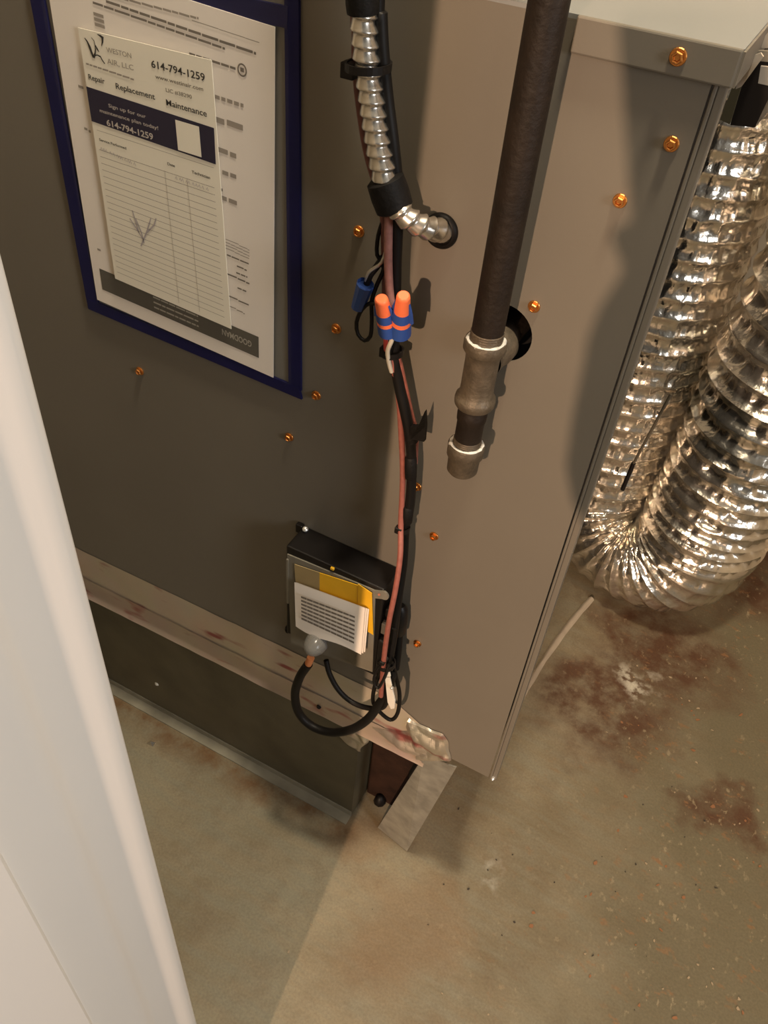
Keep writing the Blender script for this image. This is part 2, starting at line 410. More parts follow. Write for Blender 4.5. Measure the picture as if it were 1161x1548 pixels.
# hex head screws
def screw(px, d=0.0, k=1.0):
    c = P(*px, d + .002); c.y = -d
    m = MB()
    m.lathe(c, c + Vector((0, -0.0012, 0)), [(0, .0046 * k), (0.6, .0046 * k), (1, .0042 * k)], 20)
    m.lathe(c + Vector((0, -0.001, 0)), c + Vector((0, -0.0042, 0)), [(0, .0034 * k), (0.75, .0034 * k), (1, .0029 * k), (1, .0021 * k), (.6, .0015 * k)], 6)
    return m.build('screw', COPPER, furn)
screw((1024, 87), 0.0042, 1.05)
for s in [(1014, 219), (936, 305), (806, 465), (541, 351), (507, 498), (477, 599), (436, 662), (210, 562), (629, 737), (655, 812), (630, 974)]:
    screw(s)
MB().lathe((0.509, 0.003, ZB + .003), (0.509, -0.003, ZB + .003), [(0, .002), (0.7, .002), (1, .001)], 10).build('rivet', LEDM, furn)

# ------------------------------------------------------------------ base below the furnace
base = thing('plenum_box', (-0.1, 0.2, 0), 'dark galvanised plenum box under the furnace with a flange on the floor', 'plenum')
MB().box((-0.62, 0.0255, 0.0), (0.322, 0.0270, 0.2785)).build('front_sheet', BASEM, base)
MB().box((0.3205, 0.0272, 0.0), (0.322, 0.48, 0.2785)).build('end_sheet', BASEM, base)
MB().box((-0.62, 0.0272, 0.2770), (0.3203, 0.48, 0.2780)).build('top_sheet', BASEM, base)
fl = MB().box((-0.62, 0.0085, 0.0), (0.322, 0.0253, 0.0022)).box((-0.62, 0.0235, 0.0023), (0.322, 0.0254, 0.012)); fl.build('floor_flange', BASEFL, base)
MB().lathe(P(237, 1034, -.0255), P(237, 1034, -.0255) + Vector((0, -.002, 0)), [(0, .004), (1, .002)], 7).build('paint_fleck', TAGW, base)
tag(MB().box((0.3235, 0.070, 0.0), (0.412, 0.085, 0.276), .003).build('rusted_plate', RUST), 'rust-brown plate standing in the dark gap under the furnace', 'plate')
lump = MB().lathe(PZ(569, 1222) + Vector((0, .01, 0)), PZ(569, 1222) + Vector((0, .01, .022)), [(0, .007), (.3, .010), (.7, .008), (1, .003)], 9)
tag(lump.build('rubber_lump', RUBBER, None, True), 'small black lump on the floor in the gap beside the base', 'lump')

# galvanised strap leg
a, b_, c_, d_ = P(640, 1144, .003), P(690, 1160, .003), PZ(615, 1287, .0015), PZ(571, 1251, .0015)
br = thing('support_strap', (c_ + d_) / 2, 'flat galvanised metal strap leaning from the furnace bottom to the floor', 'strap')
nn = (b_ - a).cross(d_ - a).normalized() * .0014
if nn.y > 0: nn = -nn
MB().prism([a, b_, c_, d_], -nn).build('strap_face', GALV, br)
e = a + (d_ - a) * 0.26
MB().prism([a, e, e - nn.normalized() * .008 + Vector((-.003, 0, 0)), a - nn.normalized() * .010 + Vector((-.003, 0, 0))], (-.0014, 0, 0)).build('folded_lip', DARKHOLE, br)
br.children[1]['label'] = 'dark folded lip'

# ------------------------------------------------------------------ foil tape
tape = thing('foil_tape', (0.0, -0.001, 0.32), 'long strip of red-printed foil tape sealing the furnace to the base', 'tape')
def strip(name, x0, x1, ztop, zbot, y0, y1, m, amp, nx=90, nz=8, curl=0.0):
    V = []; F = []
    for i in range(nx + 1):
        x = x0 + (x1 - x0) * i / nx
        for j in range(nz + 1):
            t = j / nz; zt = ztop(x); zb = zbot(x)
            z = zt + (zb - zt) * t
            h = noise.noise(Vector((x * 22, z * 60, 3.1))) * amp
            y = y0 + (y1 - y0) * t - abs(h) - curl * max(0, t - 0.85) / 0.15
            V.append((x, y, z + (noise.noise(Vector((x * 30, 7, j))) * .0012 if j in (0, nz) else 0)))
    for i in range(nx):
        for j in range(nz):
            q = i * (nz + 1) + j; F.append((q, q + 1, q + nz + 2, q + nz + 1))
    return obj(name, V, F, m, tape, True)
lerp = lambda x, x0, a, x1, b: a + (b - a) * (x - x0) / (x1 - x0)
zu = lambda x: lerp(x, -.0964, .3705, .376, .3830) - (0 if x < .37 else (x - .37) * .55)
zm = lambda x: lerp(x, -.10, .3125, .40, .3200)
zl = lambda x: lerp(x, -.1063, .2690, .423, .2815)
strip('upper_strip', -0.55, 0.43, zu, lambda x: zm(x) - .006, -0.0006, -0.0006, TAPE, .0008)
strip('lower_strip', -0.55, 0.424, zm, zl, -0.0022, -0.0008, TAPE2, .0012, curl=.003)
def crumple(name, quad, amp, m, n=26, seed=0, d=.003):
    V = []; F = []
    A, B, C_, D = [P(*q) for q in quad]
    for i in range(n + 1):
        for j in range(n + 1):
            s, t = i / n, j / n
            p = (A * (1 - s) + B * s) * (1 - t) + (D * (1 - s) + C_ * s) * t
            q = Vector((p.x * 34 + seed, p.z * 34, seed))
            h = abs(noise.noise(q)) * 1.0 + abs(noise.noise(q * 2.3)) * .3
            edge = min(s, 1 - s, t, 1 - t)
            wob = noise.noise_vector(Vector((p.x * 45, p.z * 45, seed + 5))) * (.006 if edge < .02 else .002)
            h *= min(1.0, .05 + edge * 7)
            V.append((p.x + wob.x, p.y + (.0022 if edge < .02 else 0) - h * amp, p.z + wob.z))
    for i in range(n):
        for j in range(n):
            q = i * (n + 1) + j; F.append((q, q + 1, q + n + 2, q + n + 1))
    return obj(name, V, F, m, tape)
crumple('crumpled_end', [(612, 1086, .003), (668, 1112, .003), (683, 1152, .003), (628, 1150, .003)], .009, CRUMPLE, seed=2)
crumple('crumpled_end', [(560, 1098, .003), (622, 1110, .003), (640, 1148, .003), (600, 1132, .003)], .006, CRUMPLE, seed=5)
crumple('corner_scrap', [(508, 1112, -.018), (552, 1100, -.018), (556, 1120, -.018), (543, 1138, -.018)], .006, CRUMPLE, n=18, seed=9)
for u, v_ in ((481, 1070),):
    c = P(u, v_, .004); MB().lathe(c + Vector((0, .002, 0)), c, [(0, .0035), (1, .0028)], 8).build('tar_spot', RUBBER, tape)

# ------------------------------------------------------------------ gas pipe with drip leg
PX, PY = 0.4150, -0.040
gas = thing('gas_pipe', (PX, PY, 0.785), 'dark iron gas pipe with tee and capped drip leg in front of the furnace', 'pipe')
axp = lambda z: Vector((PX, PY, z))
MB().lathe(axp(.9095), axp(ZT), [(0, .0113), (1, .0113)], 28).build('riser_pipe', BLACKPIPE, gas, True, 40)
thr = MB()
for k in range(4):
    thr.lathe(axp(.9085 + k * .0019), axp(.9085 + k * .0019 + .0019), [(0, .0113), (.5, .0119), (1, .0113)], 28, False)
thr.build('pipe_thread', CASTIRON, gas, True)
tee = MB()
tee.lathe(axp(.8530), axp(.9090), [(0, .0112), (.0, .0138), (.03, .0149), (.09, .0153), (.14, .0149), (.17, .0134), (.20, .0126), (.30, .0123), (.70, .0123), (.80, .0126), (.83, .0138), (.87, .0153), (.96, .0153), (1, .0146), (1, .0116), (.9, .0114)], 36, False)
tee.lathe((PX, PY + .006, .8880), (PX, -.004, .8880), [(0, .0125), (.5, .0128), (.62, .0145), (.95, .0148), (1, .0142), (1, .011)], 32, False)
tee.build('tee_fitting', CASTIRON, gas, True, 40)
MB().lathe((PX, -.005, .8880), (PX, .054, .8880), [(0, .0108), (1, .0108)], 24).build('branch_nipple', BLACKPIPE, gas, True, 40)
def sealring(z, r):
    m = MB(); n = 40; L = []; F = []
    for k in range(n):
        a = 2 * math.pi * k / n; w = 0.45 + 1.6 * max(0, noise.noise(Vector((math.cos(a) * 3.1, math.sin(a) * 3.1, z * 40))) + .15)
        for (dr, dz) in ((-.0022, .0000), (-.0012, .0012 * w - .0003), (.0004 * w, .0008 * w), (.0011 * w, -.0005 * w), (-.001, -.001)):
            L.append(axp(z + dz) + Vector((math.cos(a), math.sin(a), 0)) * (r + dr))
    for k in range(n):
        for j in range(5):
            F.append((k * 5 + j, k * 5 + (j + 1) % 5, ((k + 1) % n) * 5 + (j + 1) % 5, ((k + 1) % n) * 5 + j))
    return m.add(L, F).build('thread_sealant', SEALANT, gas, True)
sealring(.9090, .0133)
MB().lathe(axp(.812), axp(.8545), [(0, .0104), (.62, .0104), (.66, .0112), (.80, .0114), (.84, .0106), (1, .0106)], 28).build('drip_nipple', BLACKPIPE, gas, True, 40)
t2 = MB()
for k in range(3): t2.lathe(axp(.8165 + k * .0018), axp(.8183 + k * .0018), [(0, .0104), (.5, .0110), (1, .0104)], 28, False)
t2.build('nipple_thread', CASTIRON, gas, True)
MB().lathe(axp(.7880), axp(.8165), [(0, .004), (.0, .0105), (.08, .0122), (.55, .0126), (.62, .0143), (.95, .0145), (1, .0138), (1, .0106)], 36).build('end_cap', CASTIRON, gas, True, 40)
sealring(.8165, .0128)

# ------------------------------------------------------------------ grommet and armoured conduit
g = MB(); gc = Vector((GRO[0], 0, GRO[1]))
g.lathe(gc + Vector((0, .003, 0)), gc + Vector((0, -.0045, 0)), [(0, .0095), (.2, .0103), (.38, .0103), (.42, .0128), (.7, .0130), (.95, .0118), (1, .0100), (.9, .0092), (0, .0092)], 36, False)
tag(g.build('rubber_grommet', RUBBER, None, True, 50), 'black rubber grommet around the conduit hole in the panel', 'grommet')
cond = thing('armoured_conduit', P(590, 310, .02), 'silver spiral-armoured flexible conduit curving into the black grommet', 'conduit')
cpts = [P(*q) for q in [(545, -90, .036), (547, -20, .035), (549, 20, .034), (553, 80, .033), (560, 140, .032), (568, 200, .032), (577, 250, .032), (587, 290, .031), (604, 318, .030), (626, 336, .026), (648, 345, .018), (666, 348, .006), (680, 350, -.020), (688, 351, -.040)]]
cpts = [Vector((cpts[0].x, cpts[0].y, ZT))] + [Vector((cpts[0].x, cpts[0].y, 1.3))] + cpts
cp = spline(cpts, .0007)
cp = [p for p in cp if p.z < 1.35]
def crad(i, s, a):
    ph = (s / .0080 + a / (2 * math.pi)) % 1.0
    return .0066 + .0022 * (min(1.0, ph / .82) ** 1.3 if ph < .82 else (1 - ph) / .18)
MB().sweep(cp, crad, 22).build('spiral_armour', ZINC, cond, True)
MB().sweep([Vector((cp[0].x, cp[0].y, ZT)), Vector((cp[0].x, cp[0].y, 1.34))], .0085, 12).build('upper_run', ZINC, cond, True, 50)
MB().sweep([P(676, 349, -.008), P(681, 350, -.014)], .0072, 16).build('bushing', mat('brass_bushing', (0.6, .42, .18), .3, .9), cond, True, 50)

# ------------------------------------------------------------------ cables and wires running down the panel
def cable(name, label, pts, r, m, top=False, cat='cable', n=10):
    path = [P(*p) for p in pts]
    if top: path = [Vector((path[0].x, path[0].y, ZT))] + [Vector((path[0].x, path[0].y, 1.4))] + path
    return tag(MB().sweep(spline(path, .004), r, n).build(name, m, None, True, 50), label, cat)
cable('black_cable', 'thick black cable running down the panel beside the armoured conduit',
      [(574, -60, .026), (575, 20, .026), (578, 80, .026), (585, 150, .024), (594, 220, .024), (601, 290, .022), (600, 345, .022), (598, 400, .022), (597, 470, .022), (596, 530, .022), (603, 580, .022), (612, 620, .022), (620, 665, .021), (622, 720, .020), (619, 765, .020), (612, 800, .020), (609, 850, .022), (602, 900, .030), (596, 950, .036), (588, 1000, .042)], .0046, RUBBER, True)
cable('maroon_wire', 'dark maroon wire behind the left side of the armoured conduit',
      [(539, -60, .022), (538, 40, .022), (538, 100, .022), (545, 170, .022), (556, 235, .022), (572, 290, .022), (580, 330, .020), (582, 400, .020), (583, 450, .022), (586, 490, .026)], .0027, MAROON, True, 'wire')
cable('salmon_wire', 'salmon thermostat wire hanging straight from the orange wire connectors to the box',
      [(588, 535, .026), (596, 560, .024), (603, 600, .022), (607, 660, .022), (609, 720, .022), (606, 790, .026), (605, 840, .040), (598, 890, .050), (588, 940, .056), (581, 990, .056), (578, 1025, .054), (576, 1052, .052)], .0027, SALMON, False, 'wire')
cable('salmon_wire', 'short salmon wire beside the black cable, ending in the tape flag',
      [(600, 535, .022), (606, 560, .020), (614, 595, .018), (622, 630, .016), (628, 655, .014), (627, 700, .012)], .0027, SALMON, False, 'wire')
cable('salmon_wire', 'dusty salmon wire between black loop and black cable above the orange connectors',
      [(588, 318, .026), (587, 360, .028), (587, 400, .029), (589, 440, .030), (594, 480, .032)], .0032, mat('dusty_insulation', (.30, .14, .115), .6, 0, .3, .25, 150), False, 'wire')
cable('looped_wire', 'thin black wire hanging in a small loop beside the blue connector',
      [(582, 325, .020), (572, 355, .022), (570, 385, .024), (580, 405, .024), (570, 430, .026), (562, 455, .028), (562, 485, .028), (560, 508, .028), (551, 515, .028), (541, 505, .028), (539, 487, .028), (547, 468, .030), (560, 458, .030), (572, 462, .028), (580, 470, .024)], .0016, RUBBER, False, 'wire', 8)
cable('wire_strand', 'pale bare strands twisting toward the blue wire connector',
      [(583, 380, .024), (577, 397, .027), (566, 405, .029), (557, 412, .030), (553, 425, .030)], .0013, GREYW, False, 'wire', 8)
cable('wire_strand', 'dark strand entering the top of the blue connector',
      [(580, 388, .022), (568, 405, .026), (560, 415, .028), (554, 430, .029)], .0026, RUBBER, False, 'wire', 8)
cable('red_wire', 'short red wire below the left orange-tipped connector', [(583, 490, .042), (583, 515, .036), (584, 540, .028)], .0019, REDW, False, 'wire', 8)
cable('white_wire', 'short white wire crossing below the orange-tipped connectors', [(597, 495, .044), (592, 515, .042), (586, 530, .036), (588, 548, .030), (592, 562, .026)], .0018, WHITEW, False, 'wire', 8)

def nut(p0, p1, r0, r1, two, label):
    A = P(*p0); B = P(*p1)
    o = thing('wire_connector', A, label, 'wire connector')
    if two:
        R = lambda t: r0 + (r1 - r0) * t
        MB().lathe(A, B, [(0, r0 * .9), (.0, r0), (.30, R(.25)), (.30, R(.30) * .98)], 20).build('skirt', BLUE, o, True, 40)
        MB().lathe(A, B, [(.30, R(.25) * .99), (.40, R(.35) * .99)], 20).build('stripe', ORANGE, o, True, 40)
        MB().lathe(A, B, [(.40, R(.35)), (.60, R(.6))], 20).build('collar', BLUE, o, True, 40)
        MB().lathe(A, B, [(.60, R(.72)), (.93, r1 * 1.0), (.98, r1 * .93), (1, r1 * .75)], 20).build('tip', ORANGE, o, True, 40)
        ax = (B - A); z = ax.normalized(); side = Vector((1, 0, 0)) - z * z.x; side.normalize()
        for s in (-1, 1):
            q = side * s; f_ = Vector((0, -.0012, 0))
            MB().prism([A + ax * .38 + q * R(.35) * .9 + f_, A + ax * .38 + q * R(.35) * 1.32 + f_, A + ax * .60 + q * R(.6) * 1.25 + f_, A + ax * .84 + q * R(.84) * .95 + f_], (0, .0024, 0)).build('wing', BLUE, o)
    else:
        MB().lathe(A, B, [(0, r1 * .7), (.03, r1), (.95, r0), (1, r0 * .93), (.9, r0 * .8)], 10).build('shell', BLUE, o, False)
    return o
nut((588, 500, .040), (576, 451, .056), .0082, .0050, True, 'left of the two blue wire connectors with orange tips')
nut((605, 503, .038), (610, 446, .054), .0082, .0050, True, 'right of the two blue wire connectors with orange tips')
nut((540, 466, .030), (553, 428, .032), .0068, .0050, False, 'plain blue wire connector hanging left of the cable bundle')

def wrap(name, label, p0, p1, r, m=TAPEBLK, cat='tape wrap'):
    A = P(*p0); B = P(*p1); return tag(MB().lathe(A, B, [(0, r * .8), (.08, r), (.5, r * 1.04), (.92, r), (1, r * .8)], 18).build(name, m, None, True, 45), label, cat)
wrap('tape_wrap', 'black tape wrapped around the conduit and cables at the bend', (581, 268, .029), (598, 318, .027), .0130)
wrap('tape_wrap', 'black tape wrapped around the conduit at the very top edge', (547, -14, .034), (549, 22, .033), .0098)
tf = thing('tape_flag', P(630, 655, .02), 'black tape flag on the cable halfway down the panel', 'tape wrap')
MB().prism([P(620, 645, .026), P(632, 645, .028), P(636, 636, .028), P(642, 622, .024), P(643, 645, .022), P(641, 668, .022), P(621, 664, .026)], (0, .004, 0)).build('tape_tail', TAPEBLK, tf)
MB().lathe(P(618, 643, .020), P(623, 668, .020), [(0, .0052), (.5, .0056), (1, .0052)], 14).build('tape_band', TAPEBLK, tf, True, 45)
wrap('tape_wrap', 'thickened black tape patch on the cable above the lower screw', (621, 690, .021), (621, 724, .021), .0052)
wrap('tape_wrap', 'thickened black tape patch on the cable above the lowest small tie', (617, 765, .021), (615, 790, .021), .0050)

def ziptie(label, c, r, head, hp, flat=1.0):
    """band round the bundle plus its square head"""
    o = thing('cable_tie', P(*c), label, 'cable tie')
    C0 = P(*c); n = 28; L = []; F = []
    for k in range(n):
        a = 2 * math.pi * k / n
        for dz in (-.0024, .0024):
            for rr in (r, r + .0012):
                L.append(C0 + Vector((math.cos(a) * rr, math.sin(a) * rr * flat, dz + math.cos(a) * .0012)))
    for k in range(n):
        q = k * 4; w_ = ((k + 1) % n) * 4
        F += [(q, q + 1, w_ + 1, w_), (q + 1, q + 3, w_ + 3, w_ + 1), (q + 3, q + 2, w_ + 2, w_ + 3), (q + 2, q, w_, w_ + 2)]
    obj('tie_band', L, F, BLACKPL, o)
    H = P(*hp); s = head / 2
    MB().box((H.x - s, H.y - s * .8, H.z - s), (H.x + s, H.y + s * .8, H.z + s), .0008).build('tie_head', BLACKPL, o)
    return o
ziptie('black cable tie around the upper conduit with its head at left', (557, 100, .028), .0135, .0095, (528, 106, .030))
ziptie('black cable tie just below the orange-tipped connectors', (593, 532, .024), .0078, .0085, (583, 532, .030))
ziptie('small black cable tie above the black control box', (610, 800, .023), .0048, .0070, (603, 801, .028))
ziptie('black cable tie at the bottom of the bundle by the white tag', (584, 1003, .049), .0085, .0050, (578, 1002, .058))
tag(MB().lathe(P(607, 810, .022), P(604, 808, .028), [(0, .002), (.6, .0022), (1, .0012)], 10).build('metal_bead', LEDM, None, True), 'tiny silver bead under the small cable tie', 'bead')

# ------------------------------------------------------------------ control box on the lower panel
box = thing('control_box', (0.302, -0.017, 0.455), 'black control box with a frosted plastic cover plate on the lower panel', 'control box')
hs = MB(); hs.box((0.2455, -0.0345, 0.462), (0.358, -0.0002, 0.6035), .0018); hs.build('housing', BLACKPL, box)
lo = MB(); lo.box((0.2385, -0.006, 0.595), (0.2465, -0.0002, 0.6065), .001); lo.build('mounting_ear', BLACKPL, box)
MB().lathe(P(462, 800, .003) , P(461, 800, .009), [(0, .0032), (.5, .0034), (.9, .0026), (1, .001)], 14).build('mounting_screw', LEDM, box, True, 40)
A, B, C_, D = P(434, 838, .036), P(563, 892, .036), P(563, 1016, .036), P(440, 973, .036)
pl = [A, B + Vector((0.002, 0, .0005))]
lug = P(579, 900, .036)
for k in range(9):
    a = math.radians(80 - k * 22); pl.append(lug + Vector((math.cos(a) * .0060, 0, math.sin(a) * .0060)))
pl += [Vector((0.3500, -.036, 0.588)), C_, D]
MB().prism(pl, (0, .0018, 0)).build('cover_plate', PLATE, box)
MB().box((A.x, -0.0375, A.z - .006), (A.x + .0022, -0.0362, A.z - .075)).build('cover_rib', PLATE, box)
MB().lathe(P(573, 899, .0362), P(573, 899, .0372), [(0, .0013), (1, .0013)], 10).build('lug_hole', mat('lug_rust', (.25, .07, .03), .6), box)
MB().box((0.3600, -0.030, 0.560), (0.3645, -0.002, 0.572), .001).box((0.3585, -0.030, 0.5480), (0.3640, -0.002, 0.5540), .001).build('side_clip', BLACKPL, box)
MB().box((0.3590, -0.0335, 0.536), (0.3660, -0.012, 0.552), .0008).build('terminal_cover', mat('grey_terminal', (.11, .10, .085), .4), box)
MB().box((0.3590, -0.0380, 0.470), (0.3720, -0.006, 0.530), .002).build('terminal_block', BLACKPL, box)
MB().lathe(P(437, 948, .002), P(435, 954, .012), [(0, .004), (.5, .0046), (1, .003)], 10).build('side_knob', BLACKPL, box, True)
# yellow label wrapped over the top of the plate
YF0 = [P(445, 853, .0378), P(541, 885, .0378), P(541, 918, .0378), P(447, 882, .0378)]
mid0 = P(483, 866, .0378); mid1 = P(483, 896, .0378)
MB().prism([YF0[0], mid0, mid1, YF0[3]], (0, .0008, 0)).build('label_left', TAN, box)  # left end of the label, tan where the rest is yellow
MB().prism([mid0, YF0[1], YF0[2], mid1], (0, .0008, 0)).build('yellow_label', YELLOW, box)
MB().prism([P(541, 883, .0384), P(562, 897, .0384), P(564, 960, .0384), P(556, 955, .0384), P(556, 925, .0384), P(541, 919, .0384)], (0, .0008, 0)).build('yellow_label', YELLOW, box)
MB().box((0.2985, -.0366, .6005), (0.3025, -.0340, .6035), .0005).build('label_tab', YELLOW, box)
bl = MB(); bc = P(476, 975, .050)
bl.lathe(bc + Vector((0, .015, 0)), bc + Vector((0, -.0135, 0)), [(0, .0085), (.3, .0100)] + [(.36 + .64 * math.sin(a), .0128 * math.cos(a) + .0001) for a in [k * math.pi / 2 / 8 for k in range(9)]], 24)
bl.build('indicator_bulb', BULB, box, True, 60)
box.children[-1]['label'] = 'frosted round indicator bulb'
tip = MB().sweep([P(470, 994, .050), P(465, 1006, .052)], .0042, 12); tip.build('orange_fitting', mat('orange_fitting', (.62, .22, .08), .45), box, True, 50)

# booklet tucked on the cover
bk = thing('instruction_booklet', P(500, 950, .042), 'small white printed booklet on the front of the control box', 'booklet')
def sheet_quad(quad, n=14, m=6, bow=0.0, sag=0.0):
    A, B, C_, D = [P(*q) for q in quad]; V = []; F = []
    for i in range(n + 1):
        for j in range(m + 1):
            s, t = i / n, j / m
            p = (A * (1 - s) + B * s) * (1 - t) + (D * (1 - s) + C_ * s) * t
            V.append(p + Vector((0, -bow * math.sin(math.pi * s) * t, sag * math.sin(2 * math.pi * s + .3) * t)))
    for i in range(n):
        for j in range(m):
            q = i * (m + 1) + j; F.append((q, q + 1, q + m + 2, q + m + 1))
    return V, F
for k, dx in enumerate((6, 3, 0)):
    d = .0395 + .0016 * k
    V, F = sheet_quad([(445 + dx * .5, 880, d), (552 + dx, 919 + dx * .3, d), (546 + dx, 989 - dx * .6, d + .004), (447 + dx * .5, 946, d + .003)], bow=.002, sag=-.0030)
    obj('page', V, F, PAPER, bk, True)
def px_bar(quad_px, d, n=1):
    return [P(u, v, d) for u, v in quad_px]
pr = MB()
for k in range(7):
    y0 = 901 + k * 5.4
    u0, v0, u1, v1 = 455 + k * .1, y0, 537 - k * .2, y0 + 31 + k * 1.0
    for j in range(9):
        if random.random() < .02: continue
        a0 = j / 9; a1 = a0 + .105
        pts = [(u0 + (u1 - u0) * a0, v0 + (v1 - v0) * a0), (u0 + (u1 - u0) * a1, v0 + (v1 - v0) * a1)]
        pr.add([P(pts[0][0], pts[0][1], .0478), P(pts[1][0], pts[1][1], .0478), P(pts[1][0], pts[1][1] + 2.9, .0478), P(pts[0][0], pts[0][1] + 2.9, .0478)], [(0, 1, 2, 3)])
pr.build('printing', INKMID, bk)

# hoses and cords below the box
cable('black_hose', 'thick black hose looping below the control box',
      [(466, 1004, .052), (453, 1024, .054), (446, 1050, .055), (452, 1078, .055), (472, 1098, .054), (500, 1107, .052), (530, 1103, .050), (555, 1088, .048), (572, 1066, .046), (584, 1048, .044), (592, 1020, .042)], .0052, RUBBER, False, 'hose', 14)
cable('thin_cord', 'thin black cord curving below the frosted bulb',
      [(493, 998, .040), (498, 1018, .044), (511, 1042, .046), (530, 1060, .046), (555, 1070, .046), (580, 1068, .046), (588, 1040, .048), (586, 1010, .046)], .0030, RUBBER, False, 'cord')
cable('cord_loop', 'thin black cord loop hanging around the white tag',
      [(584, 995, .052), (575, 1015, .050), (566, 1040, .046), (564, 1060, .042), (572, 1074, .038), (590, 1088, .032), (601, 1078, .030), (604, 1050, .030), (598, 1020, .034), (592, 990, .040), (596, 950, .040)], .0023, RUBBER, False, 'cord')
cable('cord_loop', 'small black cord loop left of the white tag',
      [(582, 1000, .056), (570, 1012, .058), (565, 1030, .060), (572, 1040, .060), (582, 1022, .060), (588, 1004, .056)], .0016, RUBBER, False, 'cord', 8)
tagm = MB().prism([P(582, 1024, .054), P(589, 1024, .054), P(597, 1060, .054), P(596, 1071, .054), P(591, 1072, .054), P(586, 1062, .054)], (0, .0014, 0))
tg = thing('white_tag', P(590, 1070, .054), 'white plastic tag hanging at the bottom of the cable bundle', 'tag')
tagm.build('tag_blade', TAGW, tg)
MB().prism([P(583, 1012, .055), P(588, 1012, .055), P(590, 1023, .055), P(584, 1023, .055)], (0, .0014, 0)).build('tag_stub', TAGW, tg)
MB().lathe(P(593, 1040, .054), P(592, 1040, .059), [(0, .002), (.6, .002), (1, .001)], 10).build('tag_rivet', LEDM, tg, True)
# dark connector hanging right of the box
cn = thing('cable_connector', P(600, 940, .02), 'black cable connector hanging against the panel right of the control box', 'connector')
MB().lathe(P(606, 915, .012), P(603, 960, .014), [(0, .004), (.1, .0075), (.5, .0085), (.9, .007), (1, .004)], 14).build('connector_body', BLACKPL, cn, True, 45)
MB().sweep(spline([P(603, 960, .014), P(601, 985, .018), P(598, 1010, .022)], .004), .0045, 10).build('connector_lead', RUBBER, cn, True, 50)
MB().lathe(P(597, 947, .022), P(596, 947, .028), [(0, .002), (.6, .002), (1, .001)], 10).build('brass_pin', mat('brass_pin', (.6, .42, .15), .3, .9), cn, True)

# ------------------------------------------------------------------ document holder and papers
dh = thing('document_holder', P(300, 540, 0), 'navy-edged clear document holder hung on the furnace panel', 'document holder')
DH = .0035
def bar(px, lift=0.0): MB().prism([P(u, v, DH) + Vector((0, -lift, 0)) for u, v in px], (0, .0026, 0)).build('border', NAVY, dh)
bar([(429, -40), (451, -40), (454.5, 592), (436, 580)])
bar([(38, -40), (59, -40), (150, 470), (133, 466)])
bar([(134, 452), (452, 587), (456, 604), (134, 467)], .0004)
bar([(130, -52), (436, 10), (434, 43), (132, -26)], .0004)
MB().prism([P(50, -30, .0012), P(440, -30, .0012), P(446, 592, .0012), P(140, 458, .0012)], (0, .0008, 0)).build('backing', mat('clear_backing', (.19, .18, .155), .35, 0, .5), dh)
MB().prism([P(56, -30, .0105), P(434, -30, .0105), P(440, 582, .0105), P(147, 458, .0105)], (0, .0003, 0)).build('clear_sleeve', FILM, dh)

class Quad:
    """bilinear map of a sheet in millimetres onto its four corners"""
    def __init__(s, TL, TR, BR, BL, w_, h_): s.c = (TL, TR, BR, BL); s.w = w_; s.h = h_
    def at(s, x, y, lift=0.0):
        a, b = x / s.w, y / s.h; TL, TR, BR, BL = s.c
        return (TL * (1 - a) + TR * a) * (1 - b) + (BL * (1 - a) + BR * a) * b + Vector((0, -lift, 0))
def text_mesh(txt, bold=0.0, shear=0.0):
    cu = bpy.data.curves.new('t', 'FONT'); cu.body = txt; cu.size = 1.0; cu.resolution_u = 3; cu.offset = bold; cu.shear = shear
    t = bpy.data.objects.new('t', cu); me = bpy.data.meshes.new_from_object(t)
    V = [(q.co.x, q.co.y) for q in me.vertices]; F = [tuple(p.vertices) for p in me.polygons]
    bpy.data.objects.remove(t); bpy.data.curves.remove(cu); bpy.data.meshes.remove(me); return V, F
def put_text(mb, quad, txt, x, y, w_, h_, bold=0.01, lift=.0003, flip=False, shear=0.0):
    """text in the box x..x+w, baseline y, cap height h (mm)"""
    V, F = text_mesh(txt, bold, shear)
    x0 = min(q[0] for q in V); x1 = max(q[0] for q in V)
    out = []
    for q in V:
        a = (q[0] - x0) / (x1 - x0); b = q[1] / 0.72
        px, py = (x + a * w_, y - b * h_) if not flip else (x + w_ - a * w_, y + b * h_)
        out.append(quad.at(px, py, lift))
    mb.add(out, F)
def put_rect(mb, quad, x0, y0, x1, y1, lift=.0003):
    mb.add([quad.at(x0, y0, lift), quad.at(x1, y0, lift), quad.at(x1, y1, lift), quad.at(x0, y1, lift)], [(0, 1, 2, 3)])
def put_dashes(mb, quad, x0, y0, x1, y1, h, lift=.0003, wmin=2.0, wmax=8.0):
    x = x0
    while x < x1:
        w_ = min(random.uniform(wmin, wmax), x1 - x)
        a = (x - x0) / (x1 - x0); y = y0 + (y1 - y0) * a
        put_rect(mb, quad, x, y, x + w_, y + h, lift); x += w_ + h * .6

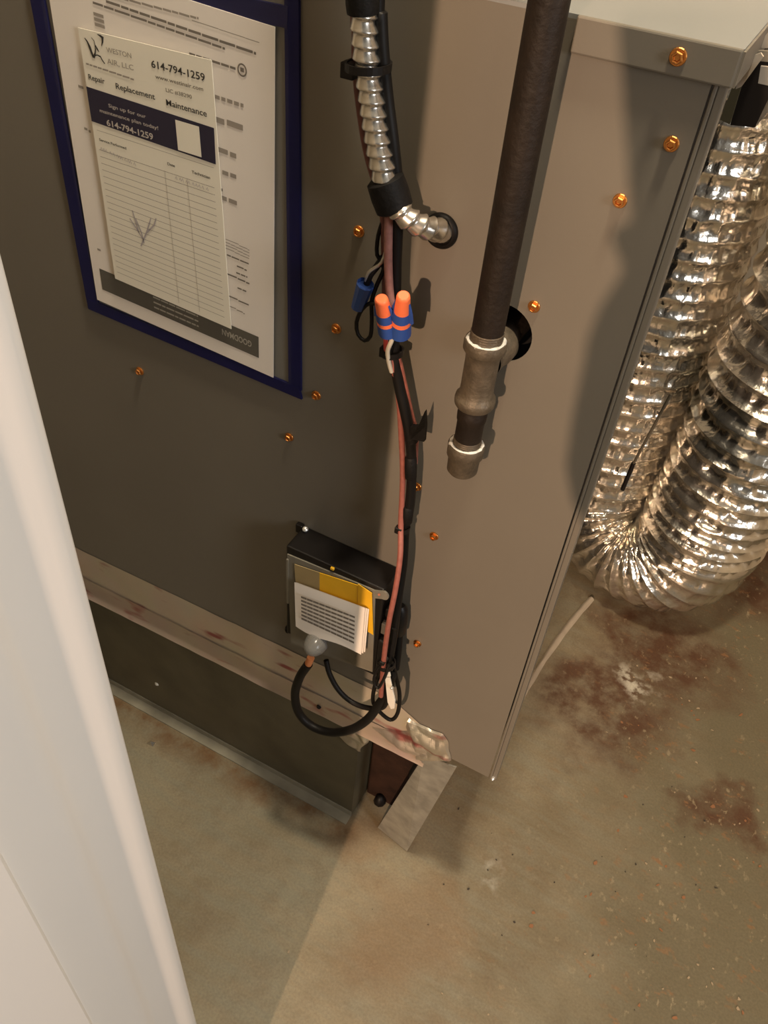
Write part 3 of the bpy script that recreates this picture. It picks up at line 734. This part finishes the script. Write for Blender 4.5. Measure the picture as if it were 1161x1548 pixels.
# large sheet (letter size), printed side up but placed upside down
sBL, sBR, sTR = P(147, 453, .0045), P(413, 571, .0045), P(415.5, 41, .0045)
sTL = sBL + sTR - sBR
SQ = Quad(sTL, sTR, sBR, sBL, 216, 279)
sh_ = thing('manual_sheet', (sBL + sBR) / 2, 'large white printed sheet placed upside down inside the document holder', 'paper')
MB().prism([SQ.at(x, y) for x, y in ((0, 0), (60, 0), (130, 0), (216, 0), (216, 90), (216, 180), (216, 279), (100, 279), (0, 279))], (0, .0006, 0)).build('sheet', PAPER, sh_)
def inv(quad, u, v, d):
    p = P(u, v, d); s = t = .5; TL, TR, BR, BL = quad.c
    for _ in range(20):
        q = (TL * (1 - s) + TR * s) * (1 - t) + (BL * (1 - s) + BR * s) * t
        fx, fz = q.x - p.x, q.z - p.z
        a = (TR - TL) * (1 - t) + (BR - BL) * t; b = (BL - TL) * (1 - s) + (BR - TR) * s
        det = a.x * b.z - a.z * b.x
        s -= (fx * b.z - fz * b.x) / det; t -= (a.x * fz - a.z * fx) / det
    return s * quad.w, t * quad.h
gb = MB()
c4 = [inv(SQ, *q, .0048) for q in ((149, 399), (391, 516), (391, 547.5), (154, 431))]
bx0 = (c4[0][0] + c4[3][0]) / 2; bx1 = c4[1][0]; by0 = (c4[0][1] + c4[1][1]) / 2; by1 = (c4[2][1] + c4[3][1]) / 2
put_rect(gb, SQ, bx0, by0, bx1, by1, .0003); gb.build('grey_band', GREYBAR, sh_)
wt = MB(); put_text(wt, SQ, 'GOODMAN', bx1 - 42, by0 + (by1 - by0) * .36, 34, (by1 - by0) * .28, .02, .0005, True)
for k in range(3): put_dashes(wt, SQ, bx0 + 66, by0 + (by1 - by0) * (.22 + .24 * k), bx0 + 120, by0 + (by1 - by0) * (.22 + .24 * k), 1.6, .0005, 4, 12)
wt.build('band_lettering', mat('faded_white_ink', (.42, .39, .33), .7), sh_)
pk = MB()
def dpx(mb, u0, v0, u1, v1, h, wmin=2, wmax=9):
    a = inv(SQ, u0, v0, .0048); b = inv(SQ, u1, v1, .0048); put_dashes(mb, SQ, a[0], a[1], b[0], b[1], h, .0003, wmin, wmax)
dk = MB()
dpx(dk, 160, 0, 387, 79, 1.7, 6, 16); dpx(dk, 140, 2, 340, 72, 1.5, 6, 16)
dpx(dk, 286, 79, 356, 102, 1.6, 3, 9)
dpx(pk, 118, -22, 300, 26, 1.4, 5, 12); dpx(pk, 290, 30, 392, 64, .5, 20, 40)
dpx(pk, 325, 143, 368, 157, 2.6, 4, 10); dpx(pk, 326, 176, 367, 187, 4.0, 8, 20); dpx(pk, 330, 222, 357, 233, 3.6, 5, 12)
dpx(pk, 336, 257, 357, 264, 3.2, 5, 9); dpx(dk, 333, 284, 338, 287, 2.2, 2, 3); dpx(pk, 334, 295, 358, 304, 3.4, 5, 12)
for v0 in (361, 365.5, 370, 374.5): dpx(pk, 341, v0, 377, v0 + 17, .6, 4, 14)
dpx(dk, 343, 384, 376, 398, 1.3, 4, 12); dpx(dk, 358, 401, 373, 408, 1.3, 3, 8); dpx(dk, 357, 411, 374, 418, 1.3, 3, 8)
dpx(dk, 344, 413, 377, 428, 1.4, 4, 12); dpx(dk, 359, 434, 373, 440, 1.3, 3, 8); dpx(dk, 345, 446, 376, 461, 1.3, 4, 12); dpx(pk, 347, 462, 370, 474, 1.0, 3, 8)
dpx(pk, 118, 128, 126, 133, 2.0); dpx(pk, 127, 192, 137, 198, 2.0); dpx(pk, 147, 375, 152, 378, 2.0)
sq0 = inv(SQ, 147, 31, .0048); 
for k in range(3): put_rect(pk, SQ, sq0[0] - 3, sq0[1] - 5 + 3.4 * k, sq0[0] + 7, sq0[1] - 2.8 + 3.4 * k)
cc = inv(SQ, 366, 106, .0048)
for r0, r1 in ((3.2, 4.3),):
    n = 28
    dk.add([SQ.at(cc[0] + r * math.cos(2 * math.pi * k / n), cc[1] + r * math.sin(2 * math.pi * k / n), .0003) for k in range(n) for r in (r0, r1)],
           [(2 * k, 2 * k + 1, (2 * k + 3) % (2 * n), (2 * k + 2) % (2 * n)) for k in range(n)])
put_rect(dk, SQ, cc[0] - 1.6, cc[1] - 1.5, cc[0] + 1.6, cc[1] + 1.2)
pk.build('faint_printing', INKPALE, sh_); dk.build('printing', INKMID, sh_)

# service card
CQ = Quad(P(117.7, 41.7, .0075), P(319.5, 91, .0075), P(349.5, 497.5, .0075), P(174, 421, .0075), 139.7, 215.9)
cd = thing('service_card', P(260, 460, .0075), 'cream service record card with dark banner in the document holder', 'card')
MB().prism([CQ.at(x, y) for x, y in ((0, 0), (139.7, 0), (139.7, 215.9), (0, 215.9))], (0, .0006, 0)).build('card_sheet', CARD, cd)
bn = MB(); bn.add([CQ.at(-.2, 43, .0003), CQ.at(137.5, 46.3, .0003), CQ.at(136.5, 73.3, .0003), CQ.at(.2, 70.3, .0003)], [(0, 1, 2, 3)]); bn.build('banner', BANNER, cd)
qq = MB(); put_rect(qq, CQ, 97, 48.4, 122, 71.2, .0006); qq.build('blank_square', CARD, cd)
tx = MB()
put_text(tx, CQ, '614-794-1259', 77, 15.0, 55, 5.2, .014)
put_text(tx, CQ, 'Repair', 4.2, 36.9, 18.2, 4.3, .012); put_text(tx, CQ, 'Replacement', 34.5, 38.0, 42.5, 4.4, .012); put_text(tx, CQ, 'Maintenance', 88.8, 39.6, 42.2, 4.5, .012)
put_text(tx, CQ, 'Service Performed', 6.2, 85.0, 31, 2.3, .012); put_text(tx, CQ, 'Date', 83.2, 86.3, 8, 2.3, .012); put_text(tx, CQ, 'Technician', 109.6, 86.4, 19.5, 2.4, .012)
# the two-letter monogram in brush strokes
def stroke(mb, pts, w0, w1, w2):
    L = []; n = len(pts)
    for i, (x, y) in enumerate(pts):
        t = i / (n - 1); w_ = (w0 * (1 - 2 * t) + w1 * 2 * t) if t < .5 else (w1 * (2 - 2 * t) + w2 * (2 * t - 1))
        a = pts[max(i - 1, 0)]; b = pts[min(i + 1, n - 1)]; dx, dy = b[0] - a[0], b[1] - a[1]; l = math.hypot(dx, dy) or 1
        L += [CQ.at(x - dy / l * w_, y + dx / l * w_, .0003), CQ.at(x + dy / l * w_, y - dx / l * w_, .0003)]
    mb.add(L, [(2 * i, 2 * i + 1, 2 * i + 3, 2 * i + 2) for i in range(n - 1)])
cpx = lambda x, y: inv(CQ, 120 + x / 11.61, 40 + y / 11.61, .0078)
stroke(tx, [cpx(*q) for q in ((90, 200), (140, 270), (180, 360), (215, 460), (250, 545))], .35, 1.25, 1.1)
stroke(tx, [cpx(*q) for q in ((250, 545), (275, 480), (282, 410), (275, 330), (255, 250), (210, 195))], 1.1, .45, .25)
stroke(tx, [cpx(*q) for q in ((280, 330), (310, 390), (345, 450))], .4, .8, .3)
stroke(tx, [cpx(*q) for q in ((310, 135), (365, 165), (405, 195), (405, 270), (385, 345))], .2, 1.5, .2)
stroke(tx, [cpx(*q) for q in ((255, 520), (310, 500), (370, 530), (400, 590), (445, 655))], .3, .6, .5)
tx.build('black_lettering', INK, cd)
pl_ = MB()
put_text(pl_, CQ, 'www.westinair.com', 79.8, 22.2, 49.5, 2.9, .012); put_text(pl_, CQ, 'LIC #38290', 89.8, 29.8, 27, 2.8, .006)
pl_.build('small_lettering', INKMID, cd)
fa = MB()
put_text(fa, CQ, 'WESTON', 29.2, 12.4, 27, 3.7, .0); put_text(fa, CQ, 'AIR, LLC', 28.4, 20.8, 28.6, 4.0, .0)
put_dashes(fa, CQ, 3.7, 24.6, 56, 27.0, 1.3, .0003, 3, 8)
for k in range(21):
    y = 92.6 + k * 5.72
    put_dashes(fa, CQ, 4.5, y, 133, y - .6, .42, .0003, 8, 30)
put_rect(fa, CQ, 5, 76.3, 134, 76.65)
for x in (79, 103.5): put_dashes(fa, CQ, x, 92, x + .3, 92.1, 120, .00035, .28, .3)
fa.build('ruled_lines', INKPALE, cd)
wb = MB()
put_text(wb, CQ, 'Sign up for our', 23.3, 54.2, 41.5, 2.9, .008, .0006); put_text(wb, CQ, 'maintenance plan today!', 12.2, 60.3, 65, 2.9, .008, .0006)
put_text(wb, CQ, '614-794-1259', 18.3, 69.6, 52, 5.0, .02, .0006)
wb.build('white_lettering', mat('banner_white', (.55, .50, .45), .6), cd)
pn = MB()
for pts in (((200, 318), (206, 338), (210, 352)), ((205, 330), (214, 352), (218, 368)), ((213, 372), (222, 350), (228, 330)), ((222, 352), (233, 340), (236, 330)), ((196, 330), (206, 345), (215, 360))):
    q = [inv(CQ, u, v, .0078) for u, v in pts]; stroke(pn, q, .6, .7, .5)
for u0, v0, u1, v1 in ((152, 226, 205, 250), (265, 270, 315, 288)):
    a = inv(CQ, u0, v0, .0078); b = inv(CQ, u1, v1, .0078); x = a[0]
    while x < b[0]:
        t = (x - a[0]) / (b[0] - a[0]); y = a[1] + (b[1] - a[1]) * t
        stroke(pn, [(x, y), (x + 1.2, y - 2.2), (x + 2.2, y + .6)], .25, .3, .25); x += random.uniform(2.2, 5)
pn.build('handwriting', PENINK, cd)

# ------------------------------------------------------------------ flexible duct: a tight U of foil hose
du = thing('flexible_duct', (0.53, 0.72, 0.0), 'silver flexible foil duct bent in a tight U on the floor behind the furnace', 'duct')
RB, ZC = 0.112, 0.222
YA = 0.745
XA, XB, YD = 0.438, 0.640, 0.690
path = []
z = 1.75
while z > ZC: path.append(Vector((XA, YA, z))); z -= .0032
nA = len(path)
k = 0
while k <= 100:
    a = math.pi * k / 100
    q_ = .5 - .5 * math.cos(a); path.append(Vector((XA + (XB - XA) * q_, YA + (YD - YA) * q_, ZC - RB * math.sin(a)))); k += 1
nB = len(path)
z = ZC
while z < 1.75:
    z += .0032; t = z - ZC
    path.append(Vector((XB + .045 * t, YD - .02 * t, z)))
def drad(i, s, a):
    pitch = .036 if i < nA else (.036 - .010 * min(1, (i - nA) / 60) if i < nB else .026 + .016 * min(1, (i - nB) / 120))
    ph = PH[i] + a / (2 * math.pi) * 0.0
    q = abs(math.sin(math.pi * ph))
    p = Vector((math.cos(a), math.sin(a), 0))
    if i < nA:
        w1 = noise.noise(Vector((p.x * 36, p.y * 36, s * 9 + math.floor(PH[i] * 2) * 2.1))) * .0042 + noise.noise(Vector((p.x * 9, p.y * 9, math.floor(PH[i]) * 3.7))) * .003
        return .1085 - .0050 * q ** .8 + w1 * (.35 + .65 * q)
    amp = .0075 if i > nB else .006
    w1 = noise.noise(Vector((p.x * 4.2, p.y * 4.2, math.floor(PH[i]) * 5.3))) * amp + noise.noise(Vector((p.x * 12, p.y * 12, s * 70))) * .0042
    return .1095 + .006 * min(1, max(0, i - nB) / 120) - (.0115 if i > nB else .009) * q ** .75 + w1 * q
PH = [0.0]
for i in range(1, len(path)):
    pitch = .030 if i < nA else (.030 - .006 * min(1, (i - nA) / 50) if i < nB else .024 + .018 * min(1, (i - nB) / 130))
    PH.append(PH[-1] + (path[i] - path[i - 1]).length / pitch)
dm = MB(); dm.sweep(path, drad, 150, False)
for q in dm.v:
    if q.z < .002: q.z = .002
dm.build('foil_hose', FOIL, du, True, 60)
rod = MB().sweep(spline([P(1014, 596, -.50), P(985, 652, -.50), P(957, 705, -.50), P(940, 741, -.50)], .01), .0030, 8)
ro = thing('black_rod', P(940, 741, -.50), 'thin dark rod hanging in front of the crease of the foil duct', 'rod')
MB().sweep([P(1014, 596, -.50), P(985, 650, -.50), P(957, 702, -.50)], .0020, 8).build('rod_shaft', mat('dull_rod', (.10, .085, .06), .45, .3), ro, True, 50)
MB().sweep([P(958, 700, -.50), P(941, 740, -.50)], .0034, 8).build('rod_sleeve', BLACKPL, ro, True, 50)

# ------------------------------------------------------------------ fitting at the top right corner
vb = thing('vent_fitting', P(1125, 190, -.10), 'black block fitting with bright metal flanges at the top right corner of the furnace', 'fitting')
MB().prism([P(1104, 189, -.10), P(1141, 193, -.10), P(1185, 100, -.10), P(1150, 75, -.10), P(1120, 128, -.10)], (0.004, .06, 0.002)).build('black_block', BLACKPL, vb)
MB().prism([P(1088, 181, -.095), P(1103, 188, -.095), P(1124, 118, -.095), P(1108, 128, -.095)], (0, .004, 0)).build('olive_plate', OLIVE, vb)
MB().prism([P(1112, 135, -.05), P(1121, 131, -.05), P(1154, 86, -.05), P(1150, 80, -.05), P(1124, 90, -.05)], (0, .002, 0)).build('bright_flange', FLANGE, vb)
MB().prism([P(1124, 90, -.06), P(1185, 96, -.06), P(1185, 78, -.06), P(1128, 76, -.06)], (0, .002, 0)).build('bright_flange', mat('dull_sheet_metal', (.35, .32, .26), .4, .5), vb)
MB().prism([P(1141, 72, -.07), P(1190, 74, -.07), P(1190, 30, -.07), P(1160, 50, -.07)], (0, .002, 0)).build('bright_flange', FLANGE, vb)
MB().prism([P(1146, 126, -.04), P(1190, 136, -.04), P(1190, 104, -.04), P(1150, 100, -.04)], (0, .002, 0)).build('bright_flange', mat('grey_sheet_metal', (.42, .40, .36), .4, .5), vb)

# ------------------------------------------------------------------ the photographer, whose arm shades the upper right of the panel
def skin_body(name, joints, bones, m, root):
    me = bpy.data.meshes.new(name); ks = list(joints); ix = {k: i for i, k in enumerate(ks)}
    me.from_pydata([joints[k][0] for k in ks], [(ix[a], ix[b]) for a, b in bones], [])
    o = bpy.data.objects.new(name, me); COL.objects.link(o)
    o.modifiers.new('skin', 'SKIN')
    for k in ks:
        d = me.skin_vertices[0].data[ix[k]]; r = joints[k][1]; d.radius = r if isinstance(r, tuple) else (r, r); d.use_root = (k == root)
    sub = o.modifiers.new('sub', 'SUBSURF'); sub.levels = 1; sub.render_levels = 1
    bpy.context.view_layer.update()
    ev = o.evaluated_get(bpy.context.evaluated_depsgraph_get()); nm = bpy.data.meshes.new_from_object(ev)
    o.modifiers.clear(); o.data = nm; bpy.data.meshes.remove(me)
    nm.materials.clear(); nm.materials.append(m)
    for p in nm.polygons: p.use_smooth = True
    o.location = (0, 0, 0); return o
PHC = CP - FW * .012 + DN * .045 - RX * .024
HW = Vector((.560, -.600, 1.075))
J = {'hip': ((1.18, -1.22, .92), (.15, .11)), 'waist': ((1.17, -1.20, 1.12), (.135, .10)), 'chest': ((1.15, -1.15, 1.34), (.155, .11)), 'neck': ((1.12, -1.09, 1.50), .055), 'chin': ((1.10, -1.06, 1.57), .06), 'head': ((1.08, -1.02, 1.65), (.078, .092)), 'crown': ((1.08, -1.03, 1.72), .06),
     'lhip': ((1.09, -1.24, .86), .095), 'lknee': ((1.08, -1.17, .48), .062), 'lank': ((1.08, -1.22, .09), .042), 'ltoe': ((1.05, -1.06, .035), .034),
     'rhip': ((1.28, -1.20, .86), .095), 'rknee': ((1.29, -1.14, .48), .062), 'rank': ((1.30, -1.20, .09), .042), 'rtoe': ((1.30, -1.03, .035), .034),
     'lsh': ((0.97, -1.18, 1.40), .062), 'lel': ((.80, -.92, .93), .048), 'lwr': ((.592, -.650, .985), .034), 'lpalm': (tuple(HW), (.040, .026)),
     'rsh': ((1.33, -1.10, 1.40), .062), 'rel': ((1.42, -1.12, 1.12), .046), 'rwr': ((1.40, -.98, .90), .031), 'rpalm': ((1.39, -.94, .83), (.036, .02))}
B_ = [('hip', 'waist'), ('waist', 'chest'), ('chest', 'neck'), ('neck', 'chin'), ('chin', 'head'), ('head', 'crown'), ('hip', 'lhip'), ('lhip', 'lknee'), ('lknee', 'lank'), ('lank', 'ltoe'), ('hip', 'rhip'), ('rhip', 'rknee'), ('rknee', 'rank'), ('rank', 'rtoe'),
      ('chest', 'lsh'), ('lsh', 'lel'), ('lel', 'lwr'), ('lwr', 'lpalm'), ('chest', 'rsh'), ('rsh', 'rel'), ('rel', 'rwr'), ('rwr', 'rpalm')]
fing = Vector(J['lpalm'][0])
for k in range(4):
    q = PHC + DN * (.012 + .019 * k) + RX * .050 - FW * .006
    J['f%da' % k] = (tuple(q + RX * .004 - FW * .014), .0085); J['f%db' % k] = (tuple(q + FW * .020), .0075); J['f%dc' % k] = (tuple(q - RX * .022 + FW * .026), .0065)
    B_ += [('lpalm', 'f%da' % k), ('f%da' % k, 'f%db' % k), ('f%db' % k, 'f%dc' % k)]
J['tha'] = (tuple(PHC + DN * .070 - RX * .035 - FW * .016), .012); J['thb'] = (tuple(PHC + DN * .040 - RX * .047 - FW * .008), .009)
B_ += [('lpalm', 'tha'), ('tha', 'thb')]
person = skin_body('person', J, B_, mat('dark_clothes', (.06, .055, .06), .8), 'hip')
tag(person, 'person in dark clothes standing outside the closet, holding up a phone', 'person')
ph = MB(); e1, e2, e3 = RX * .037, DN * .078, FW * .004
ph.prism([PHC - e1 - e2 - e3 * 2, PHC + e1 - e2 - e3 * 2, PHC + e1 + e2 - e3 * 2, PHC - e1 + e2 - e3 * 2], e3 * 2)
tag(ph.build('phone', BLACKPL), 'black phone held up in the photographer hand', 'phone')

# ------------------------------------------------------------------ floor details
cb = [PZ(894, 905), PZ(868, 935), PZ(840, 972), PZ(805, 1025), PZ(780, 1070), PZ(766, 1110)]
cm = MB(); cs = spline(cb, .02); L = []; F = []
for i, p in enumerate(cs):
    t = (cs[min(i + 1, len(cs) - 1)] - cs[max(i - 1, 0)]).normalized(); s_ = Vector((t.y, -t.x, 0)); wv_ = .006 * (1 + .4 * noise.noise(p * 20))
    for k_, h_ in ((-1, .0), (-.5, .004), (0, .005), (.5, .004), (1, .0)): L.append(p + s_ * wv_ * k_ + Vector((0, 0, h_ + .0002)))
for i in range(len(cs) - 1):
    for j in range(4): F.append((i * 5 + j, i * 5 + j + 1, i * 5 + j + 6, i * 5 + j + 5))
tag(obj('sealant_bead', L, F, CAULK, None, True), 'pale ridge of old sealant on the floor along the furnace right side', 'sealant')

def chips(name, label, cat, spots, m, size):
    mb = MB()
    for (u, v_) in spots:
        c = PZ(u, v_); r = size * random.uniform(.5, 1.3); a0 = random.uniform(0, 6.28); el = random.uniform(1, 1.9); n = 5
        ring_ = []
        for k in range(n):
            a = 2 * math.pi * k / n; x, y = math.cos(a) * r * el * random.uniform(.45, 1.15), math.sin(a) * r * random.uniform(.4, 1.1)
            ring_.append(c + Vector((x * math.cos(a0) - y * math.sin(a0), x * math.sin(a0) + y * math.cos(a0), .0005)))
        mb.prism(ring_, (0, 0, random.uniform(.0005, .0014)))
    return tag(mb.build(name, m), label, cat, None, 'stuff')
rs = random.Random(3)
def scatter(n, u0, u1, v0, v1): return [(rs.uniform(u0, u1), rs.uniform(v0, v1)) for _ in range(n)]
chips('plaster_crumbs', 'pale plaster crumbs scattered over the right of the floor', 'crumbs', scatter(34, 880, 1155, 990, 1530) + [(235, 1125), (470, 1398), (436, 1440), (668, 1502), (738, 1534), (1125, 878), (1013, 1024), (1030, 1056), (1042, 1060)], mat('plaster_chip', (.36, .28, .18), .7), .0021)
chips('rust_flakes', 'orange rust flakes scattered over the right of the floor', 'flakes', scatter(26, 880, 1155, 1060, 1540) + [(900, 1305), (893, 1352), (806, 1380), (803, 1400), (940, 1092)], mat('rust_chip', (.27, .125, .055), .75), .0028)
chips('dark_grit', 'dark specks of grit scattered over the floor', 'grit', scatter(22, 560, 1150, 1180, 1540) + [(838, 1334), (945, 1318), (647, 1398), (563, 1375)], mat('grit', (.05, .04, .03), .8), .0013)
tag(MB().add(*[[v for v in [PZ(228, 1124) + Vector((x, y, z)) for x, y, z in ((-.006, -.004, 0), (.006, -.003, 0), (.005, .005, 0), (-.004, .004, 0), (0, 0, .006))]], [(0, 1, 4), (1, 2, 4), (2, 3, 4), (3, 0, 4), (3, 2, 1, 0)]]).build('foil_scrap', ZINC), 'small shiny scrap on the floor left of the base', 'scrap')
bpy.context.view_layer.update()
SUB = {'printing': ('sheet', 'page'), 'faint_printing': ('sheet',), 'band_lettering': ('sheet',), 'grey_band': ('sheet',), 'banner': ('card_sheet',), 'blank_square': ('card_sheet',),
       'black_lettering': ('card_sheet',), 'small_lettering': ('card_sheet',), 'white_lettering': ('card_sheet',), 'ruled_lines': ('card_sheet',), 'handwriting': ('card_sheet',),
       'pipe_thread': ('tee_fitting',), 'nipple_thread': ('end_cap',), 'lug_hole': ('cover_plate',), 'cover_rib': ('cover_plate',), 'mounting_screw': ('mounting_ear',), 'tag_rivet': ('tag_blade',), 'brass_pin': ('connector_body',)}
for o in list(COL.objects):          # prints, threads and rivets are pieces of the part that carries them
    k_ = o.name.split('.')[0]
    if k_ in SUB and o.parent and o.parent.type == 'EMPTY':
        hosts = [c for c in o.parent.children if c.name.split('.')[0] in SUB[k_]]
        if hosts: o.parent = hosts[-1]
GROUPS = {'cable_tie': 'black cable ties on the cable bundle', 'wire_connector': 'twist-on wire connectors', 'tape_wrap': 'black tape wraps on the cables',
          'salmon_wire': 'salmon wires in the bundle', 'cord_loop': 'black cord loops by the white tag', 'wire_strand': 'strands into the blue connector'}
for o in list(COL.objects):
    k_ = o.name.split('.')[0]
    if o.parent is None and k_ in GROUPS: o['group'] = GROUPS[k_]
    if k_ in ('printing', 'faint_printing', 'band_lettering', 'black_lettering', 'small_lettering', 'white_lettering', 'ruled_lines', 'handwriting'): o['kind'] = 'stuff'
bpy.context.view_layer.update()
